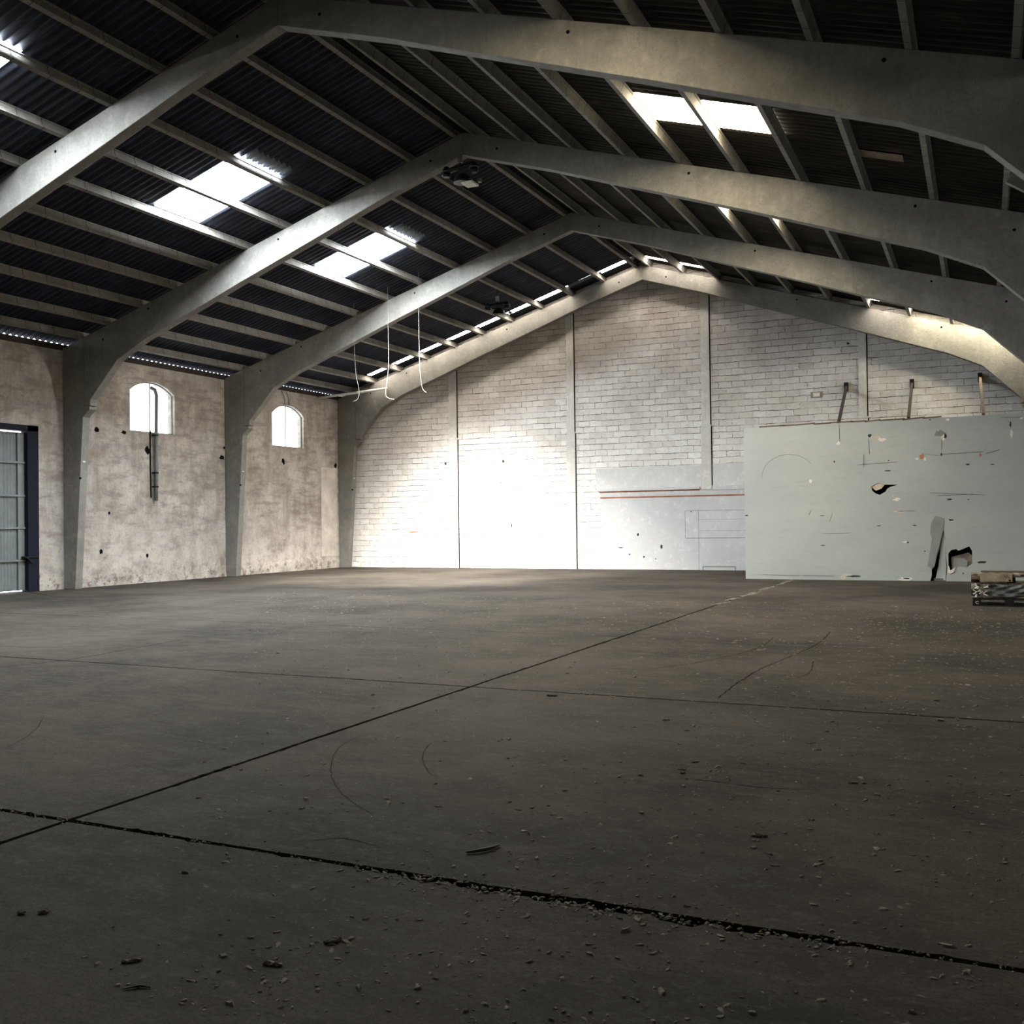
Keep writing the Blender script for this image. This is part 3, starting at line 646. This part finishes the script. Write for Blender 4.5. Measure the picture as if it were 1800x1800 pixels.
# ------------------------------------------------------------------ hanging lamps, cables, tube, pipe
def lamp(loc, top, label, s=1.0):
    t = tag(empty('hanging_floodlight', loc), label, 'lamp', 'floodlights hanging from the roof')
    x, y, z = loc
    def K(mb, n, m, **k): return kid(mb.build(n, M[m], **k), t)
    K(MB().tube([(x, y, top), (x, y, z+.36)], .014, 8), 'drop_rod', 'dark')
    K(MB().box((x-.05, y-.04, z+.24), (x+.05, y+.04, z+.40)), 'junction_box', 'pipe', bevel=.01)
    K(MB().tube([(x, y, z+.26), (x, y, z+.17)], .02, 8), 'hook', 'dark')
    K(MB().tube([(x-.36, y-.02, z+.10), (x+.36, y-.02, z+.16)], .055, 12), 'cross_arm', 'dark', smooth=False)
    for sg in (-1, 1):
        h = K(MB().tube([(x+sg*.33, y, z+.20), (x+sg*.33, y, z+.14), (x+sg*.33, y, z+.02), (x+sg*.33, y, z-.02)], .09, 14, [.05, .085, .10, .07]), 'lamp_head', 'dark')
        kid(MB().tube([(x+sg*.33, y, z+.10), (x+sg*.33, y, z+.085)], .102, 14).build('trim_ring', M['pipe']), t)
    K(MB().tube([(x, y+.1, z+.02), (x, y+.1, z-.04), (x, y+.1, z-.16)], .1, 16, [.10, .17, .20]), 'reflector', 'dark')
    b_ = K(MB().box((x+.0, y+.02, z-.20), (x+.27, y+.34, z-.155)), 'ballast_box', 'white_plastic', bevel=.008)
    K(MB().box((x+.28, y+.22, z-.14), (x+.36, y+.32, z-.06)), 'sensor', 'pipe', bevel=.01)
    return t
lamp((-9.98, 19.02, 9.05), 9.47, 'black floodlight cluster with white box hanging below the second frame apex')
lamp((-13.72, 28.55, 8.33), zsheet(3.7), 'black floodlight cluster on a long rod in the last roof bay, left slope')
def cable(pts, label):
    P = [Vector(p) for p in pts]; Q = []
    for i in range(len(P)-1):
        p0 = P[max(i-1, 0)]; p1 = P[i]; p2 = P[i+1]; p3 = P[min(i+2, len(P)-1)]
        for k in range(8):
            t = k/8; Q.append(.5*((2*p1)+(p2-p0)*t+(2*p0-5*p1+4*p2-p3)*t*t+(3*p1-p0-3*p2+p3)*t**3))
    Q.append(P[-1])
    tag(MB().tube(Q, .005, 6).build('hanging_cable', M['cable'], smooth=True), label, 'cable', 'loose cables hanging from the roof')
cable([(-14.5, 25.0, zsheet(4.57)+.03), (-14.51, 25, 7.47), (-14.50, 25, 6.2), (-14.43, 25, 5.51), (-14.28, 25, 5.33)], 'rightmost of three thin pale cables hanging by the third frame')
cable([(-15.54, 25.0, zsheet(5.6)+.03), (-15.54, 25, 7.32), (-15.54, 25, 6.2), (-15.65, 25, 5.42), (-15.55, 25, 5.26), (-15.36, 25, 5.21)], 'middle of three thin pale cables, curling at its end, by the third frame')
cable([(-16.72, 25.0, zsheet(6.8)+.03), (-16.71, 25, 6.84), (-16.66, 25, 6.0), (-16.57, 25, 5.6), (-16.6, 25, 5.32), (-16.8, 25, 5.22)], 'leftmost of three thin pale cables hanging by the third frame')
tag(MB().tube([(-21.85, 30.3, 6.23), (-19.65, 31.52, 6.57)], .045, 10).build('plastic_tube', M['white_plastic'], smooth=True), 'pale plastic tube leaning from the eaves to the last frame haunch', 'tube')
pp = tag(empty('drain_pipe', (WALLX+.12, 22.2, 2.37)), 'thin grey vertical pipe with bent top crossing the larger left window', 'pipe')
kid(MB().tube([(WALLX+.12, 22.24, 2.37), (WALLX+.12, 22.26, 3.3), (WALLX+.12, 22.26, 4.4), (WALLX+.12, 22.28, 5.45), (WALLX+.10, 22.24, 5.60), (WALLX+.02, 22.14, 5.66)], .055, 12).build('pipe_run', M['pipe'], smooth=True), pp)
for z in (2.75, 3.15, 4.25):
    kid(MB().tube([(WALLX+.12, 22.245, z), (WALLX+.12, 22.245, z+.05)], .075, 12).box((WALLX, 22.2, z), (WALLX+.1, 22.28, z+.05)).build('pipe_clip', M['dark']), pp)
kid(MB().tube([(WALLX+.03, 22.12, 4.4), (WALLX+.02, 22.13, 3.3), (WALLX+.03, 22.14, 2.45)], .022, 6).build('wire', M['dark']), pp)
for a, b_, w_ in (((28.22, 6.25), (28.40, 5.80), 'left'), ((28.47, 6.25), (28.62, 5.80), 'right')):
    tag(MB().tube([(WALLX+.03, a[0], a[1]), (WALLX+.06, (a[0]+b_[0])/2+.03, 6.0), (WALLX+.02, b_[0], b_[1])], .010, 6).build('loose_wire', M['dark']), '%s of two short dark wires over the smaller left window' % w_, 'wire')
tag(MB().bar((.40, 15, 6.12), (2.03, 15, 4.95), .10, .15).build('sloping_brace', M['purlin'], bevel=.006), 'short sloping concrete piece under the right eaves at the photo edge', 'brace')

# ------------------------------------------------------------------ pallets and timber at the right
def PX(a, b_): return (a, b_)
def pallet(name, x0, y0, z0, L, D, lab, mats, th=.022, blk=.09):
    t = tag(empty(name, (x0, y0, z0)), lab, 'pallet', 'stack of old pallets by the partition')
    for j in range(3):
        yy = y0+j*(D-.1)/2
        kid(MB().box((x0, yy, z0), (x0+L, yy+.1, z0+th)).build('bottom_board', M[mats[0]], bevel=.003), t)
        for i in range(3):
            xx = x0+i*(L-.14)/2
            kid(MB().box((xx, yy, z0+th), (xx+.14, yy+.1, z0+th+blk)).build('block', M[mats[1]], bevel=.003), t)
        kid(MB().box((x0, yy, z0+th+blk), (x0+L, yy+.1, z0+2*th+blk)).build('stringer_board', M[mats[0]], bevel=.003), t)
    for i in range(7):
        xx = x0+i*(L-.1)/6
        kid(MB().box((xx, y0, z0+2*th+blk), (xx+.1, y0+D, z0+3*th+blk)).build('deck_board', M[mats[2]], bevel=.003), t)
    return t
q = pallet('plastic_pallet', -.18, 19.95, 0, 1.2, .8, 'black pallet on the floor, lowest of the stack at the right', ('blackplastic', 'blackplastic', 'blackplastic'), .018, .09)
mk = MB().tube([(-.10+.028*math.cos(a), 19.944, .062+.022*math.sin(a)) for a in [math.radians(50+260*i/14) for i in range(15)]], .006, 6)
kid(mk.build('moulded_mark', M['white_plastic']), q)
pallet('wooden_pallet', -.20, 20.0, .145, 1.3, .8, 'weathered wooden pallet wrapped in grey film, middle of the stack', ('oldwood', 'darkwood', 'oldwood'), .028, .13)
# crumpled film around its front
fv = []; ff = []; nx, nz = 60, 14
for i in range(nx+1):
    for j in range(nz+1):
        xx = .02+1.08*i/nx; zz = .20+.185*j/nz
        yy = 19.96+.018*math.sin(xx*9+zz*40)+.012*math.sin(xx*23-zz*60)+random.uniform(-.005, .005)
        fv.append((xx, yy, zz-.03*math.sin(xx*5)*(1 if j == 0 else .3)))
for i in range(nx):
    for j in range(nz): a = i*(nz+1)+j; ff.append((a, a+nz+1, a+nz+2, a+1))
tag(MB().add(fv, ff).build('plastic_film', M['film'], fix=False, smooth=True), 'crumpled grey plastic film draped on the middle pallet front', 'film')
rg = MB()
for i in range(14):
    a = random.uniform(0, 6.3); x0 = -.12+random.uniform(0, .16); z0 = .20+random.uniform(0, .18)
    rg.bar((x0, 19.96, z0), (x0+.07*math.cos(a), 19.93, z0+.05*math.sin(a)), .03, .012)
tag(rg.build('torn_film_end', M['chip_white']), 'ragged whitish torn wrapping at the left end of the middle pallet', 'wrapping')
pallet('wooden_pallet', -.20, 20.05, .389, 1.3, .8, 'broken brown wooden pallet, topmost of the stack', ('oldwood', 'darkwood', 'wood'), .022, .10).name = 'wooden_pallet.001'
bt = tag(empty('timber_beam', (-.06, 19.98, .385)), 'pale sawn timber beam end lying on the pallet stack', 'timber')
kid(MB().box((-.05, 19.965, .435), (.47, 20.09, .585)).build('beam', M['palewood'], bevel=.006), bt)
kid(MB().tube([(.425, 19.955, .462), (.425, 20.0, .462)], .018, 10).build('knot', M['black']), bt)
kid(MB().bar((.37, 19.962, .56), (.43, 19.962, .49), .01, .008).bar((.33, 19.962, .555), (.38, 19.962, .50), .01, .008).build('saw_cut', M['darkwood']), bt)
tag(MB().box((-.04, 19.97, .600), (1.1, 20.2, .630)).build('plank', M['wood'], bevel=.004), 'thin brown plank lying across the very top of the pallet stack', 'plank')
tag(MB().box((-.20, 19.93, .475), (-.07, 20.04, .53)).box((-.16, 19.95, .53), (-.09, 20.04, .575)).build('wood_offcut', M['wood'], bevel=.004), 'short brown wooden offcuts at the left end of the pallet stack top', 'timber')

# ------------------------------------------------------------------ debris
rnd = random.Random(5); db = MB()
def crumb(mb, x, y, s, flat):
    n = 6; h = s*flat; a0 = rnd.uniform(0, 6.3); el = rnd.uniform(1, 2.4)
    base = len(mb.v)
    ca, sa = math.cos(a0), math.sin(a0)
    def T(px, py): return (x+(px*ca*el-py*sa)*s, y+(px*sa*el+py*ca)*s)
    for k in range(n):
        a = 2*math.pi*k/n; r = rnd.uniform(.6, 1.2); X, Y_ = T(math.cos(a)*r, math.sin(a)*r); mb.v.append((X, Y_, -.001))
    for k in range(n):
        a = 2*math.pi*k/n; r = rnd.uniform(.3, .8); X, Y_ = T(math.cos(a)*r, math.sin(a)*r); mb.v.append((X, Y_, h*rnd.uniform(.6, 1.2)))
    for k in range(n):
        j = (k+1) % n; mb.f.append((base+k, base+j, base+j+n, base+k+n))
    mb.f.append(tuple(base+n+k for k in range(n)))
cnt = 0
while cnt < 8000:
    y = 2.6+ (rnd.random()**1.5)*17; x = rnd.uniform(-13-.2*y, 1.6)
    if x < -1.0-.75*y or x > .25*y+.2: continue
    dens = 1 if x > -2.8+.06*y else .42
    if rnd.random() > dens: continue
    s = min(.028, .0028+abs(rnd.gauss(0, .0038))*(1+.08*y))
    crumb(db, x, y, s, rnd.uniform(.25, .7)); cnt += 1
for i in range(260):                                             # rubble along the broken joint
    x = rnd.uniform(-2.75, -.4); y = 3.965-abs(rnd.gauss(0, .07)); crumb(db, x, y, rnd.uniform(.003, .012), rnd.uniform(.3, .7))
for i in range(900):
    x = rnd.uniform(-9, 1.5); crumb(db, x, 3.99+rnd.gauss(0, .03), rnd.uniform(.002, .007), .6)
tag(db.build('floor_debris', M['debris'], fix=False), 'countless crumbs of dirt and straw scattered over the concrete floor', 'debris', kind='stuff')

def lump(x, y, r, lab, mat='debris', parts=5, long_=1.0, ang=0):
    bm = bmesh.new(); rr = random.Random(int(x*100+y*1000))
    for i in range(parts):
        d = rr.uniform(-1, 1)*r*1.2*long_
        m_ = Matrix.Translation((x+d*math.cos(ang)+rr.uniform(-.3, .3)*r, y+d*math.sin(ang)+rr.uniform(-.3, .3)*r, r*.25)) @ Matrix.Rotation(ang+rr.uniform(-.6, .6), 4, 'Z') @ Matrix.Diagonal((r*rr.uniform(.4, 1.0), r*rr.uniform(.25, .45), r*rr.uniform(.15, .3), 1))
        bmesh.ops.create_icosphere(bm, subdivisions=2, radius=1, matrix=m_)
    for v in bm.verts: v.co += Vector((rr.gauss(0, 1), rr.gauss(0, 1), rr.gauss(0, 1)))*r*.09
    me = bpy.data.meshes.new('rubble_lump'); bm.to_mesh(me); bm.free()
    return tag(link('rubble_lump', me, M[mat]), lab, 'rubble')
lump(-3.60, 2.97, .030, 'clump of grey rubble on the floor nearest the lower left corner', long_=1.4, ang=.5)
lump(-2.87, 2.78, .022, 'grey crumb pile on the floor, low in the photo between corner and centre', long_=1.3, ang=.8)
lump(-2.28, 3.23, .026, 'elongated grey mortar lump on the dark foreground floor left of centre', long_=1.5, parts=4, ang=.9)
lump(-2.39, 2.96, .024, 'pointed grey lump in the dark foreground, just left of the mortar lump', long_=1.8, ang=.1)
lump(-1.74, 6.24, .018, 'dark scrap lying on the floor before the faint crack', 'debris_dark', 3, 1.6, .2)
lump(-3.60, 8.56, .030, 'small dark lump just before the second floor joint', 'debris_dark', 4, 1.2, .1)
lump(-1.06, 5.15, .026, 'flattened pale crumbs on the floor right of centre', 'debris', 6, 1.5, .2)
lump(-.72, 6.4, .022, 'spread of pale crumbs on the floor at the right', 'pale', 6, 2.0, .2)
lump(-8.02, 10.2, .03, 'tiny black lump on the lit floor at the left', 'debris_dark', 2, .6)
tag(MB().tube([(-2.29, 4.34, .008), (-2.24, 4.37, .012), (-2.20, 4.43, .012), (-2.19, 4.50, .008)], .008, 6, [.005, .009, .009, .004]).build('bent_twig', M['debris_dark'], smooth=True), 'short black curved twig on the floor near the front joint', 'twig')
tag(MB().tube([(-2.72, 2.60, .004), (-2.68, 2.64, .007), (-2.64, 2.65, .004)], .004, 6, [.002, .005, .002]).build('bent_twig', M['debris_dark'], smooth=True), 'small dark stick at the bottom edge of the floor', 'twig')
